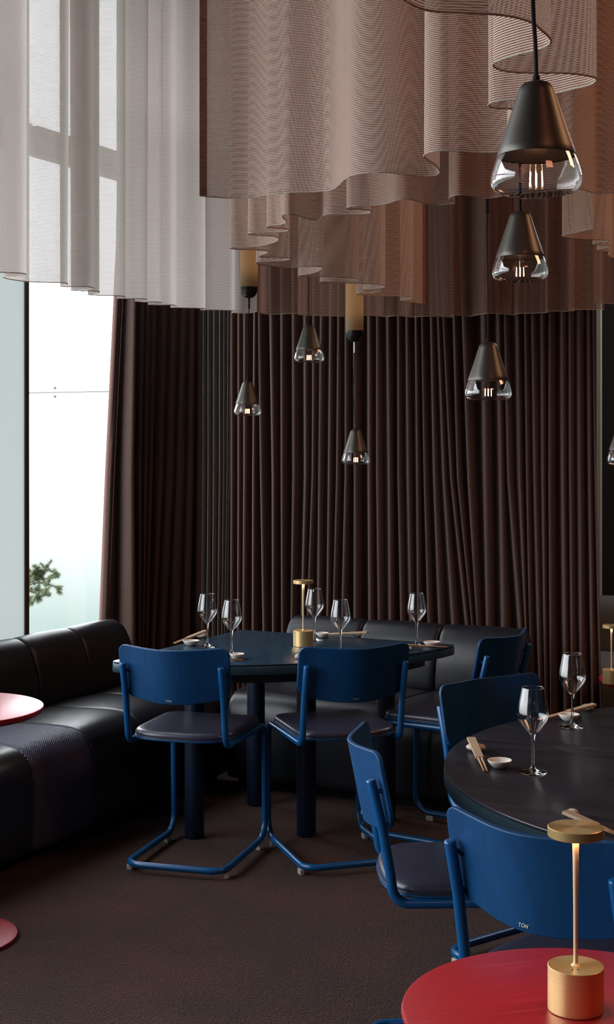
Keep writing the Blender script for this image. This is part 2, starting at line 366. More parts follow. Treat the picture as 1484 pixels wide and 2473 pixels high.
def frosted():
    m, nt, b = mat('frosted_pane'); nt.nodes.remove(b); o = nt.nodes['Material Output']
    tl = N(nt, 'ShaderNodeBsdfTranslucent'); tl.inputs[0].default_value = (.36, .375, .366, 1)
    tr = N(nt, 'ShaderNodeBsdfTransparent'); tr.inputs[0].default_value = (.86, .93, .91, 1)
    mx = N(nt, 'ShaderNodeMixShader'); mx.inputs[0].default_value = .03
    nt.links.new(tl.outputs[0], mx.inputs[1]); nt.links.new(tr.outputs[0], mx.inputs[2]); nt.links.new(mx.outputs[0], o.inputs[0]); return m
M['frosted'] = frosted()
M['joint'] = principled('grey_joint', (.20, .21, .20), .6, spec=.2)
M['bark'] = principled('pine_bark', (.09, .07, .05), .9, var=.2, vscale=(60, 60, 60))
M['needle'] = principled('pine_needles', (.20, .26, .13), .7, var=.35, vscale=(14, 14, 14))
M['terrace'] = principled('pale_terrace', (.5, .52, .5), .9, var=.05)

# ================================================================== room shell
HCEIL = 4.35
def quad(pts): return pts, [(0, 1, 2, 3)]
def slab(name, pts, th, mt, up=1):
    a = [Vector(p) for p in pts]; m = len(a)
    v = a+[p-Vector((0, 0, th)) for p in a]
    f = [tuple(range(m)), tuple(reversed(range(m, 2*m)))]+[(i, i+m, (i+1) % m+m, (i+1) % m) for i in range(m)]
    return tag(obj(name, (v, f), mt, smooth=False), kind='structure')
room = [R(-4.45, -3.2), R(4.6, -3.2), R(4.6, 9.0), R(-4.45, 9.0)]
slab('floor', room, .12, M['carpet'])
slab('ceiling', [p+Vector((0, 0, HCEIL+.12)) for p in room], .12, M['ceiling'])
def wall(name, s0, t0, s1, t1, z0, z1, th, mt, nrm, parent=None):
    a = R(s0, t0); b = R(s1, t1); c = (a+b)/2+nrm*(th/2); L = (b-a).length; d = b-a
    o = obj(name, box((c.x, c.y, (z0+z1)/2), (L, th, z1-z0), math.atan2(d.y, d.x)), mt, parent, smooth=False)
    if parent is None: tag(o, kind='structure')
    return o
wall('wall_back', -4.45, 6.97, -1.99, 6.97, 0, HCEIL, .14, M['wall_int'], U)
wall('wall_far', -3.0, 9.0, 4.6, 9.0, 0, HCEIL, .14, M['wall_dark'], U)
wall('wall_right', 4.6, -3.2, 4.6, 9.0, 0, HCEIL, .14, M['wall_dark'], V)
wall('wall_front', -4.45, -3.2, 4.6, -3.2, 0, HCEIL, .14, M['wall_dark'], -U)
wall('wall_partition', -2.9, 7.06, -2.9, 9.0, 0, HCEIL, .10, M['wall_int'], -V)
SW = -4.25
# left side: low parapet, windows above it to a header
wall('wall_left', SW-.02, -3.2, SW-.02, 7.06, 0, .50, .16, M['wall_dark'], -V)
wall('trim_1', SW-.02, -3.2, SW-.02, 7.06, 4.12, HCEIL, .16, M['wall_dark'], -V)          # header above the glass
# pale column at the end of the back curtain
cc = P(1448, plan_t(1448, 8.75))
tag(obj('trim_2', box((cc.x, cc.y, HCEIL/2), (.030, .030, HCEIL), ROT, .003), M['column'], smooth=False), kind='structure')
# transom lines found from the photograph: lower edge .5*... of the left windows
def along(name, z0, z1, t0, t1, s, th, mt, parent=None):
    a, b = R(s, t0), R(s, t1); c = (a+b)/2; d = b-a
    return obj(name, box((c.x, c.y, (z0+z1)/2), (d.length, th, z1-z0), math.atan2(d.y, d.x), .003), mt, parent, smooth=False)
tm = plan_s(64.5, SW); 
pm = P(64.5, tm); TMULL = pm.dot(U)                      # the mullion seen in the photograph
mull = [TMULL + k*1.15 for k in (-7, -6, -5, -4, -3, -2, -1, 0)]
edges = [-3.2]+mull+[7.0]
edges = [e for e in edges if e > -3.3]
for i, (t0, t1) in enumerate(zip(edges, edges[1:])):
    wo = tag(thing('window_%d' % (i+1), R(SW, (t0+t1)/2, .5)), kind='structure')
    wi = Matrix.Translation(-wo.location)
    def put(o): o.data.transform(wi); return o
    fr = M['pane'] if i != len(edges)-3 else M['frosted']
    put(along('pane', .50, 4.12, t0+.012, t1-.012, SW-.005, .006, fr, wo))
    if t1 < 6.9: put(along('mullion', .50, 4.12, t1-.015, t1+.015, SW-.005, .020, M['frame'], wo))
    put(along('transom', 3.035, 3.085, t0+.018, t1-.018, SW, .10, M['beam_dark'], wo))
    put(along('transom_flange', 2.955, 3.035, t0+.018, t1-.018, SW-.01, .06, M['beam_light'], wo))
    put(along('sill', .50, .54, t0, t1, SW+.01, .10, M['frame'], wo))
tag(wall('baseboard_back', -4.2, 6.96, -2.02, 6.96, 0, .08, .015, M['wall_dark'], -U), kind='structure')

# ================================================================== outside: glass wind screen and a pine bough
slab('trim_3', [R(-6.6, -4, -.02), R(-4.45, -4, -.02), R(-4.45, 10, -.02), R(-6.6, 10, -.02)], .1, M['terrace'])
p1 = P(20, 9.15, 942.6); p2 = P(330, 8.75, 938)
H0 = p1.z
d = (p2-p1); d.z = 0; d.normalize(); aa = math.atan2(d.y, d.x)
p1 = p1-d*1.0; p2 = p2+d*1.2
scr = thing('glass_wind_screen', ((p1+p2)/2).xy.to_3d()+Vector((0, 0, -.02)), aa, 'clear glass wind screen with a thin joint and small bolts outside the window', 'screen')
Ls = (p2-p1).xy.length
obj('pane', box((0, 0, (H0-.004)/2+.005), (Ls, .008, H0-.009)), M['pane'], scr, smooth=False)
obj('pane', box((0, 0, H0+.01+1.1), (Ls, .008, 2.2)), M['pane'], scr, smooth=False)
obj('joint_strip', box((0, -.008, H0+.001), (Ls, .012, .008)), M['joint'], scr, smooth=False)
bc = P(136, 9.0).xy; loc = Matrix.Rotation(-aa, 2) @ (bc-scr.location.xy)
for dz in (.028, -.026):
    v_, f_ = lathe([(.001, -.012), (.008, -.012), (.008, 0), (.001, 0)], 12)
    v_ = [(x+loc.x, z-.006, y+H0+.001+dz) for x, y, z in v_]
    obj('bolt', (v_, f_), M['joint'], scr)
def pine():
    zt = 8.1
    base = P(36, zt, h=0)
    t = thing('pine_bough', (base.x, base.y, -.02), 0, 'gnarled green pine bough outside behind the window mullion', 'tree')
    L = lambda px, py, dz=0: P(px, zt+dz, py)-Vector((base.x, base.y, -.02))
    trunk = catmull([Vector((0, 0, 0)), Vector((.04, 0, .35)), L(30, 1500), L(48, 1440), L(58, 1410, .03)], 5)
    obj('trunk', sweep(trunk, [.035*(1-.6*i/len(trunk)) for i in range(len(trunk))], 8), M['bark'], t)
    nd_v, nd_f = [], []
    rnd = random.Random(3)
    branches = [[(55, 1420), (85, 1408), (112, 1410), (140, 1420)], [(58, 1412), (88, 1400), (104, 1385), (113, 1368)], [(58, 1425), (82, 1424), (104, 1430), (114, 1434)],
                [(55, 1410), (74, 1392), (90, 1380)], [(52, 1440), (66, 1450), (76, 1456)], [(60, 1415), (70, 1405), (72, 1380)], [(84, 1424), (90, 1438), (92, 1444)],
                [(100, 1400), (118, 1395), (134, 1384)], [(70, 1415), (62, 1440), (70, 1452)], [(76, 1400), (86, 1395), (92, 1372)]]
    def tuft(q, dd, n, l0, l1):
        for k in range(n):
            rv = Vector((rnd.gauss(0, 1), rnd.gauss(0, 1), rnd.gauss(0, 1))).normalized()
            nv = (dd*.75+rv).normalized()*rnd.uniform(l0, l1); p = q+rv*.003
            sd = nv.cross(Vector((0, 0, 1))).normalized()*.0007; s2 = nv.cross(sd).normalized()*.0007
            k0 = len(nd_v); nd_v.extend([p+sd, p-sd*.5+s2, p-sd*.5-s2, p+nv]); nd_f.extend([(k0, k0+1, k0+3), (k0+1, k0+2, k0+3), (k0+2, k0, k0+3)])
    for bi, b in enumerate(branches):
        dz = rnd.uniform(-.06, .06)
        pts = catmull([L(x, y, dz*k) for k, (x, y) in enumerate(b)], 6)
        obj('branch', sweep(pts, [.0055*(1-.7*i/len(pts)) for i in range(len(pts))], 6), M['bark'], t)
        for i, p in enumerate(pts):
            dd = (pts[min(i+1, len(pts)-1)]-pts[i-1 if i else 0]).normalized()
            if i > len(pts)*.35: tuft(p, dd, 26, .012, .026)
            if i > 2 and rnd.random() < .8:
                sd = (dd*.6+Vector((rnd.gauss(0, 1), rnd.gauss(0, 1), rnd.gauss(0, .8)))*.8).normalized()
                tw = [p, p+sd*rnd.uniform(.02, .045)]
                obj('twig', sweep(tw, .0014, 4), M['bark'], t)
                for u in (.3, .5, .7, .9, 1.0): tuft(tw[0].lerp(tw[1], u), sd, 22, .012, .026)
        tuft(pts[-1], dd, 60, .014, .032)
    tag(obj('needles', (nd_v, nd_f), M['needle'], t), kind='stuff')
pine()

# ================================================================== opaque drapes
def drape(name, ridges, depth, zbot, ztop, mt, amp=.42, label=None, cat='curtain', nrm=None, solid=.003, nz=22, hem=True):
    """ridges: (px at height of row 770, px at row 1150, px at row 1510); depth(px)-> distance; nrm: horizontal direction the folds stand out in"""
    zr = [HC-(y-YH)*7.0/F for y in (770, 1150, 1510)]
    def at(r, z):
        a, b, c = r
        if z >= zr[1]: k = min((z-zr[1])/(zr[0]-zr[1]), 1.6); return b+(a-b)*k
        k = min((zr[1]-z)/(zr[1]-zr[2]), 1.9); return b+(c-b)*k
    rnd = random.Random(len(ridges)*13+int(ridges[0][0]))
    am = [rnd.uniform(.75, 1.25) for _ in ridges]
    K = 10; rows = []
    for j in range(nz+1):
        z = zbot+(ztop-zbot)*j/nz; xs = [at(r, z) for r in ridges]; row = []
        for i in range(len(xs)-1):
            a, b = xs[i], xs[i+1]; pa = P(a, depth(a), h=z); pb = P(b, depth(b), h=z)
            gap = (pb-pa).length; A = max(.022, min(.095, gap*amp*2.0))*am[i]
            tz = (z-zbot)/(ztop-zbot); A *= (1.12-.35*tz)
            for k in range(K+(1 if i == len(xs)-2 else 0)):
                u = k/K; prof = 1-abs(math.sin(math.pi*u))**2.3
                p = pa.lerp(pb, u+.05*math.sin(2*math.pi*u)); n_ = nrm(a+(b-a)*u)
                row.append(p-n_*(A*(1-prof)))
        rows.append(row)
    m = len(rows[0]); v = [p for r in rows for p in r]
    f = [(j*m+i, j*m+i+1, (j+1)*m+i+1, (j+1)*m+i) for j in range(nz) for i in range(m-1)]
    c = rows[0][m//2].copy(); c.z = 0
    o = obj(name, ([p-c for p in v], f), mt, loc=c)
    if solid:
        md = o.modifiers.new('thickness', 'SOLIDIFY'); md.thickness = solid; md.offset = -1
    if label: tag(o, label, cat)
    return o, rows
U_ = lambda px: -U
back_r = [(497, 496, 494), (512, 512, 510), (530, 530, 530), (545, 545, 545), (559, 559, 558), (576, 576, 575), (590, 590, 588), (615, 612, 611), (625, 630, 636), (655, 660, 660), (681, 681, 682), (709, 710, 705),
          (738, 739, 731), (758, 756, 744), (776, 772, 770), (799, 796, 792), (818, 815, 806), (836, 836, 828), (856, 858, 858), (893, 893, 895), (912, 912, 916), (938, 942, 944), (963, 963, 970),
          (984, 987, 993), (1006, 1009, 1011), (1020, 1026, 1036), (1043, 1050, 1063), (1060, 1073, 1096), (1072, 1090, 1128), (1098, 1106, 1140), (1120, 1133, 1153), (1171, 1174, 1179),
          (1206, 1212, 1218), (1221, 1229, 1258), (1252, 1257, 1271), (1270, 1274, 1280), (1288, 1293, 1302), (1312, 1313, 1317), (1329, 1328, 1330), (1360, 1362, 1366), (1378, 1379, 1382), (1400, 1402, 1405), (1423, 1426, 1431), (1434, 1440, 1449)]
drape('brown_drape', back_r, lambda px: plan_t(px, 6.79), .03, 4.3, M['drape'], label='long dark chocolate drape in tight folds covering the back wall behind the low sofa', nrm=U_)
def ldepth(px):
    k = (px-265)/(480-265); return 1/((1-k)/7.15+k/7.33)-.085*math.exp(-((px-325)/15)**2)
left_r = [(281, 263, 249), (327, 322, 326), (345, 340, 340), (357, 352, 348), (372, 364, 356), (398, 388, 372), (423, 412, 394), (446, 437, 424), (468, 464, 455), (487, 486, 484)]
ln = (V*.75-U*.66).normalized()
drape('brown_drape', left_r, ldepth, .03, 4.3, M['drape'], label='dark brown drape drawn back beside the window, its leading edge lit by daylight', nrm=lambda px: ln, amp=.42)
# leading edge turned over towards the glass
hv = []; 
for j in range(23):
    z = .03+4.27*j/22
    zr = [HC-(y-YH)*7.0/F for y in (770, 1150, 1510)]
    a, b, c = left_r[0]
    px = b+(a-b)*min((z-zr[1])/(zr[0]-zr[1]), 1.6) if z >= zr[1] else b+(c-b)*min((zr[1]-z)/(zr[1]-zr[2]), 1.9)
    q = P(px, 7.15, h=z); hv.append(q)
vv = []; ff = []
for q in hv: vv += [q+Vector((.004, .004, 0)), q+Vector((-.012, .014, 0)), q+Vector((-.024, .045, 0)), q+Vector((-.026, .095, 0))]
for j in range(22):
    for i in range(3): ff.append((j*4+i, j*4+i+1, (j+1)*4+i+1, (j+1)*4+i))
lead = [o for o in COL.objects if o.name.startswith('brown_drape')][-1]
oo = obj('turned_edge', ([p-lead.location for p in vv], ff), M['drape_lining'], lead)
md = oo.modifiers.new('thickness', 'SOLIDIFY'); md.thickness = .003
tag(oo, 'rosy brown turned edge catching daylight')
obj('stitch_line', sweep([q-lead.location+Vector((.028, -.004, 0)) for q in hv], .0012, 5), M['drape_lining'], lead)
grey_r = [(484, 486, 483), (491, 490, 487), (503, 503, 500), (517, 516, 514), (531, 531, 527), (541, 540, 536), (551, 549, 543), (556, 554, 549)]
drape('grey_voile_drape', grey_r, lambda px: 7.50, .03, 4.3, M['grey_drape'], label='narrow grey voile drape hanging in the dark corner between the brown drapes', nrm=lambda px: Vector((-.4, -.9, 0)).normalized(), amp=.5, solid=.0015)

# ================================================================== ribbed sheers: plan curves come from their hem lines (all hems hang at one height)
HH = .62                                  # hem height above the eye
def hempt(px, py): z = F*HH/(YH-py); return Vector(((px-CX)*z/F, z, 0))
def sheer(name, pts, mt, label, ztop=4.3, side_start=False, side_end=False, n=8, extra_pre=(), extra_post=()):
    plan = [Vector(p) for p in extra_pre]+[hempt(*p) for p in pts]+[Vector(p) for p in extra_post]
    c = catmull(plan, n); zb = HC+HH
    org = Vector((c[0].x, c[0].y, 0))
    nz = 6; v = []; f = []; m = len(c)
    rnd = random.Random(len(pts))
    ph = [rnd.uniform(0, 6.28) for _ in range(4)]
    L = 0; acc = [0]
    for a, b in zip(c, c[1:]): L += (b-a).length; acc.append(L)
    for j in range(nz+1):
        k = j/nz
        for i, p in enumerate(c):
            tdir = (c[min(i+1, m-1)]-c[max(i-1, 0)]).normalized(); nn = Vector((-tdir.y, tdir.x, 0))
            wv = .006*k*(math.sin(acc[i]*23+ph[0])+math.sin(acc[i]*41+ph[1]))
            q = p+nn*wv-org; v.append((q.x, q.y, zb+(ztop-zb)*k))
    for j in range(nz):
        for i in range(m-1): f.append((j*m+i, j*m+i+1, (j+1)*m+i+1, (j+1)*m+i))
    o = obj(name, (v, f), mt, loc=org); tag(o, label, 'curtain')
    obj('hem', sweep([Vector((p.x-org.x, p.y-org.y, zb+.001)) for p in c], .0019, 5), M['hem'], o)
    def side(idx, sgn):
        a = c[idx]-org; b = c[idx+sgn*(n//2)]-org; dd = (b-a).normalized()*.020; nn = Vector((-dd.y, dd.x, 0)).normalized()*.0012
        vs = []
        for z in (zb, ztop): vs += [(a.x+nn.x, a.y+nn.y, z), (a.x+dd.x+nn.x, a.y+dd.y+nn.y, z), (a.x+dd.x-nn.x, a.y+dd.y-nn.y, z), (a.x-nn.x, a.y-nn.y, z)]
        obj('side_hem', (vs, [(0, 1, 5, 4), (1, 2, 6, 5), (2, 3, 7, 6), (3, 0, 4, 7), (0, 3, 2, 1), (4, 5, 6, 7)]), M['hem_dark'], o, smooth=False)
    if side_start: side(0, 1)
    if side_end: side(-1, -1)
    return o
A = [(482, 474), (520, 477), (560, 479), (610, 477), (650, 470), (700, 466), (760, 464), (800, 459), (820, 447), (835, 433), (855, 423), (890, 418), (930, 417), (975, 421), (1020, 426), (1050, 424), (1062, 418), (1059, 407), (1045, 394), (1030, 384), (1025, 376), (1036, 369),
     (1066, 365), (1110, 366), (1160, 369), (1210, 367), (1250, 360), (1266, 350), (1258, 338), (1238, 327), (1226, 316), (1234, 304), (1262, 294), (1290, 285), (1296, 276), (1275, 269), (1237, 264), (1200, 262), (1183, 258), (1184, 250), (1205, 245), (1250, 240),
     (1300, 234), (1342, 226), (1380, 217), (1420, 208), (1437, 200), (1441, 190), (1415, 183), (1370, 178), (1310, 177), (1251, 176), (1215, 171), (1195, 163), (1193, 154), (1212, 145), (1251, 133), (1295, 122), (1322, 112), (1331, 102), (1327, 91), (1308, 74), (1286, 56),
     (1240, 42), (1182, 35), (1110, 32), (1063, 30), (1028, 25), (985, 6), (955, -20), (940, -60)]
sheer('ribbed_sheer', A, M['sheer'], 'nearest ribbed taupe sheer, its free side seam at left, looping past the largest pendant', side_start=True)
B = [(1640, 480), (1560, 472), (1484, 466), (1444, 467), (1429, 464), (1404, 457), (1385, 455), (1350, 460), (1310, 464), (1260, 468), (1216, 473), (1190, 478), (1165, 479), (1140, 474), (1110, 471), (1092, 475), (1085, 482), (1096, 487), (1098, 492), (1075, 494), (1050, 495), (1027, 492), (1010, 486), (985, 482), (960, 484), (935, 492),
     (900, 497), (865, 498), (842, 500), (839, 504), (858, 506), (890, 508), (897, 512), (888, 516), (850, 518), (793, 518), (781, 522), (779, 528), (768, 532), (750, 530), (722, 522), (700, 517), (686, 518), (683, 524), (690, 532), (690, 539), (670, 544), (648, 546),
     (646, 549), (670, 552), (693, 554), (697, 557), (680, 560), (640, 562), (604, 563), (600, 566), (625, 569), (660, 571), (672, 575), (672, 581), (655, 588), (631, 594), (595, 597), (560, 598), (556, 600), (575, 603), (615, 604), (644, 606), (646, 611), (632, 616),
     (628, 620), (655, 622), (690, 623), (701, 625), (690, 629), (655, 631), (625, 632), (619, 636), (640, 641), (669, 645), (700, 647), (728, 645), (760, 644), (778, 645), (776, 651), (765, 657), (745, 662), (724, 665), (722, 668), (750, 669), (790, 669), (830, 670), (858, 673), (866, 677), (845, 679), (800, 679), (776, 680),
     (776, 683), (810, 684), (868, 685), (915, 687), (931, 691), (920, 696), (890, 698), (877, 700), (895, 704), (920, 703), (900, 707), (865, 709), (861, 711), (895, 714), (930, 715), (970, 716), (994, 718), (998, 721), (985, 724), (967, 726), (985, 729), (1010, 732), (1029, 734)]
sheer('ribbed_sheer', B, M['sheer'], 'middle ribbed sheer zigzagging back in narrow folds above the two amber tube lamps', side_end=True, n=5)
Cc = [(1434, 553), (1413, 557), (1385, 564), (1362, 568), (1360, 572), (1380, 575), (1404, 577), (1440, 579), (1466, 580), (1471, 583), (1455, 586), (1436, 588), (1434, 591), (1455, 592), (1474, 594), (1478, 597), (1460, 600), (1446, 602), (1446, 606), (1465, 607), (1478, 610), (1474, 614), (1471, 619), (1500, 626), (1560, 636)]
sheer('ribbed_sheer', Cc, M['sheer'], 'ribbed sheer in short stepped folds at the right edge, above the back drape end', n=6)
W = [(-170, 632), (-130, 640), (-60, 650), (-64, 655), (-30, 657), (20, 659), (56, 661), (62, 665), (40, 667), (12, 668), (9, 671), (30, 676), (70, 681), (130, 683), (158, 684), (163, 687), (152, 690), (146, 692), (165, 693), (205, 693), (224, 695), (215, 698), (180, 699), (172, 701), (200, 703), (234, 704), (240, 707), (224, 710), (212, 712),
     (240, 714), (285, 715), (302, 717), (298, 720), (282, 721), (305, 722), (345, 722), (355, 724), (342, 727), (326, 728), (345, 730), (380, 730), (391, 732), (378, 735), (358, 736), (380, 737), (415, 737), (426, 739), (420, 742), (412, 743), (440, 744), (480, 745), (495, 746), (491, 749), (485, 749), (510, 749), (545, 750), (563, 751), (566, 754), (561, 756),
     (580, 757), (605, 756), (621, 753)]
W2 = [(622, 751), (628, 756), (645, 759), (669, 759), (700, 758), (718, 758), (724, 761), (740, 762), (784, 763), (833, 764), (880, 762), (904, 763), (930, 765), (956, 763), (995, 766), (1027, 764), (1060, 765), (1090, 766), (1096, 763), (1089, 761), (1112, 762), (1135, 764), (1158, 760), (1180, 757), (1208, 758), (1240, 761),
     (1249, 758), (1275, 757), (1306, 756), (1323, 755), (1320, 752), (1345, 752), (1370, 752), (1389, 750), (1378, 747), (1404, 748), (1435, 748), (1460, 748)]
sheer('ribbed_sheer', W, M['sheer_far'], 'tall pale grey ribbed sheer hanging in pleats in front of the window', n=6,
      extra_pre=[R(-3.43, 2.5), R(-3.37, 2.75), R(-3.46, 3.0), R(-3.38, 3.2)])
sheer('ribbed_sheer', W2, M['sheer_back'], 'long rosy brown ribbed sheer hanging in front of the back drape', n=6, side_start=True)
Dd = [(1436, 729), (1450, 732), (1468, 733), (1484, 734), (1520, 730), (1560, 733), (1620, 728)]
sheer('ribbed_sheer', Dd, M['sheer_back'], 'short length of brown sheer hanging beside the pale column at the right edge', n=6)

# ================================================================== tables
def rounded(poly, r, n=6):
    m = len(poly); out_ = []
    for i in range(m):
        a, b, c = Vector(poly[i-1]), Vector(poly[i]), Vector(poly[(i+1) % m])
        q = fillet([a.to_3d(), b.to_3d(), c.to_3d()], r, n)[1:-1]; out_ += [x.xy for x in q]
    return out_
TH = .735
def setloc(o, c): o.location = c
# quarter-round corner table
C0 = Vector((-.296, 6.375)); eL = Vector((-.45, -.893)).normalized(); eR = Vector((.893, -.45)).normalized()
arc = [C0+(eL*math.cos(a)+eR*math.sin(a))*(1.03-.03*math.sin(2*a)) for a in [math.pi/2*k/24 for k in range(25)]]
poly = [C0]+arc
cen = Vector((-.05, 5.80))
poly2 = rounded([(p-cen).to_3d() for p in poly], .035, 3)
ft = thing('corner_table', (cen.x, cen.y, 0), 0, 'dark ink-blue quarter-round table on four round legs in the sofa corner', 'table')
obj('tabletop', prism(poly2, TH-.006, TH, .004), M['far_top'], ft, autos=.6)
c2 = sum(poly2, Vector((0, 0)))/len(poly2)
obj('table_edge', prism([c2+(p-c2)*1.001 for p in poly2], TH-.042, TH-.006, .006), M['far_edge'], ft, autos=.6)
obj('apron', prism([c2+(p-c2)*.80 for p in poly2], TH-.075, TH-.042, 0), M['black'], ft, smooth=False)  # coloured black to stand for the shadow under the tabletop
for (x, y) in ((-.449, 5.67), (-.003, 5.70), (-.222, 6.18), (.33, 5.93)):
    obj('leg', lathe([(.0375, .004), (.039, .01), (.039, TH-.083)], 24, (x-cen.x, y-cen.y, 0)), M['leg_blue'], ft, autos=.6)
# round table made of two half tops
mc = Vector((1.30, 3.63)); MR = .945
mt_ = thing('round_table', (mc.x, mc.y, 0), ROT, 'big round black-blue table with a seam across its middle, cut off by the right edge', 'table')
for sg in (1, -1):
    hp = [Vector((MR*math.cos(a), sg*MR*math.sin(a))) for a in [math.pi*k/64 for k in range(65)]]
    hp = [Vector((p.x, p.y+sg*.0012)) for p in hp]
    obj('half_top', prism([p.to_3d() for p in hp], TH-.006, TH, .0022), M['table_top'], mt_, autos=.6)
    obj('edge_band', prism([(p*1.0008).to_3d() for p in hp], TH-.046, TH-.0065, .006), M['edge_blue'], mt_, autos=.6)
obj('cross_beam', box((0, 0, TH-.066), (1.3, .12, .04), 0, .003), M['leg_blue'], mt_, smooth=False)
obj('pedestal', lathe([(.30, .001), (.30, .012), (.05, .03), (.045, .1), (.045, TH-.086)], 32), M['leg_blue'], mt_, autos=.6)
def bistro(x, y, r, h, label, rb=.20, rz=0):
    t = thing('bistro_table', (x, y, 0), rz, label, 'table')
    obj('tabletop', lathe([(r*.93, h-.024), (r*.985, h-.016), (r, h-.006), (r-.0015, h-.001), (r-.004, h)], 96), M['red_top'], t, autos=.7)
    obj('pedestal', lathe([(.022, .02), (.022, h-.03), (.06, h-.024)], 24), M['red_metal'], t, autos=.6)
    obj('base_disc', lathe([(rb-.003, .002), (rb, .006), (rb-.001, .012), (rb-.02, .016), (.03, .022), (.022, .03)], 64), M['red_metal'], t, autos=.6); return t
bistro(.405, 2.11, .265, TH, 'small round red table in the foreground carrying a brass lamp', rz=.3)
bistro(-1.122, 4.51, .283, TH, 'small round red table by the left sofa, its top white with window glare')
lr = P(1574, 6.75)
bistro(lr.x, lr.y, .245, .452, 'low red table at the right edge behind the end of the drape', rb=.15)

# ================================================================== chairs
WH = .19
def chair(name):
    t = thing(name)
    pts = [(WH, -.044, .768), (WH, -.016, .655), (WH, .002, .55), (WH, .012, .475), (WH, .462, .475), (WH, .470, .033), (WH, -.018, .033), (-WH, -.018, .033), (-WH, .470, .033), (-WH, .462, .475), (-WH, .012, .475), (-WH, .002, .55), (-WH, -.016, .655), (-WH, -.044, .768)]
    rs = [0, .3, .3, .078, .055, .072, .06, .06, .072, .055, .078, .3, .3, 0]
    path = fillet(pts, rs, 7)
    n_ = len(path)
    # rounded tube ends
    a = path[0]; d0 = (path[0]-path[1]).normalized(); b = path[-1]; d1 = (path[-1]-path[-2]).normalized()
    path = [a+d0*.004, a+d0*.0025]+path+[b+d1*.0025, b+d1*.004]
    rr = [.0075, .0112]+[.0122]*n_+[.0112, .0075]
    obj('tube_frame', sweep(path, rr, 14), M['blue_metal'], t, autos=.9)
    # curved plywood back
    def backpt(x, k):            # x -1..1 across, k 0 bottom..1 top
        W_ = .214
        xx = x*W_
        zt = .830+.011*(x*x); zb = .630+.030*abs(x)**2.2
        z = zb+(zt-zb)*k
        y = -.084+.060*(.55*math.sin(math.pi/2*min(abs(x), 1))**1.9+.45*min(abs(x), 1)**1.8) + (.832-z)*.20
        return Vector((xx, y, z))
    nx, nk = 30, 12; v = []; f = []
    def outline(x, k):
        # round the corners by pulling rows in near the ends
        e = 1.0
        zz = .628+.204*k; dt = .832-zz; rc = .034
        lim = 1.0
        if dt < rc: lim = 1-(rc-math.sqrt(max(rc*rc-(rc-dt)**2, 0)))/.208
        db = zz-.628; rb_ = .045
        if db < rb_: lim = min(lim, 1-(rb_-math.sqrt(max(rb_*rb_-(rb_-db)**2, 0)))/.208*.9)
        return x*lim
    ks = [0, .03, .07, .12, .2, .32, .45, .58, .7, .8, .86, .91, .95, .98, 1.0]
    for side in (0, 1):
        for k in ks:
            for i in range(nx+1):
                x = outline(-1+2*i/nx, k); p = backpt(x, k)
                nrm = Vector((-.55*math.sin(math.pi*x), 1, .20)).normalized()
                edge = 1.0
                v.append(p+nrm*(.0055 if side else -.0055))
    m = nx+1; q = len(ks)*m
    for j in range(len(ks)-1):
        for i in range(nx):
            a = j*m+i; f.append((a, a+1, a+m+1, a+m)); f.append((q+a, q+a+m, q+a+m+1, q+a+1))
    for i in range(nx):
        f.append((i, q+i, q+i+1, i+1)); a = (len(ks)-1)*m+i; f.append((a, a+1, q+a+1, q+a))
    for j in range(len(ks)-1):
        a = j*m; f.append((a, a+m, q+a+m, q+a)); a = j*m+nx; f.append((a, q+a, q+a+m, a+m))
    bk = obj('backrest', (v, f), M['blue_wood'], t, autos=.7)
    bm = bmesh.new(); bm.from_mesh(bk.data); bmesh.ops.recalc_face_normals(bm, faces=bm.faces); bm.to_mesh(bk.data); bm.free()
    md = bk.modifiers.new('eased_edge', 'BEVEL'); md.width = .002; md.segments = 2; md.limit_method = 'ANGLE'; md.angle_limit = .9
    # wedge washers and bolts between tube and back
    for sx_ in (-1, 1):
        for z in (.745, .665):
            yb = backpt(sx_*WH/.208, (z-.63)/.2).y; yt = -.044+(.768-z)*.25
            obj('bolt', sweep([(sx_*WH, yt, z), (sx_*WH, yb+.001, z)], .0062, 10), M['blue_metal'], t)
    # silver lettering low on the outside of the back
    cu = bpy.data.curves.new('badge', 'FONT'); cu.body = 'TON'; cu.size = .0098; cu.extrude = .0005; cu.align_x = 'CENTER'; cu.align_y = 'CENTER'; cu.space_character = 1.1; cu.offset = .0003
    tmp = bpy.data.objects.new('badge', cu); COL.objects.link(tmp)
    dg = bpy.context.evaluated_depsgraph_get(); me = bpy.data.meshes.new_from_object(tmp.evaluated_get(dg)); bpy.data.objects.remove(tmp)
    p = backpt(0, .07); nrm = Vector((0, 1, .20)).normalized(); p = p+Vector((-.006, 0, 0))
    me.materials.clear(); me.materials.append(M['badge'])
    me.transform(Matrix.Translation(p-nrm*.0063) @ Matrix.Rotation(math.pi/2-.197, 4, 'X'))
    bo = bpy.data.objects.new('badge', me); COL.objects.link(bo); bo.parent = bk
    # seat: shell under a padded cushion, straight at the front and round at the rear
    def seat_poly(g=0):
        w_ = .196+g; n_ = 2.9; rear = []
        for k in range(-14, 15):
            a = math.pi/2*k/14; rear.append(Vector((w_*math.copysign(abs(math.sin(a))**(2/n_), a), .13-(.142+g)*abs(math.cos(a))**(2/n_), 0)))
        fl = fillet([(0, .418+g, 0), (-w_, .418+g, 0), (-w_, .14, 0)], [0, .05, 0], 6)[1:-1]
        return fl+rear+[Vector((-p.x, p.y, 0)) for p in reversed(fl)]
    sp = seat_poly(-.004); big = seat_poly(0)
    obj('seat_shell', prism(big, .4865, .4935, .0025), M['blue_wood'], t, autos=.7)
    # cushion with a crowned top
    cv = []; cf = []; cx_, cy_ = 0, .22; m = len(sp)
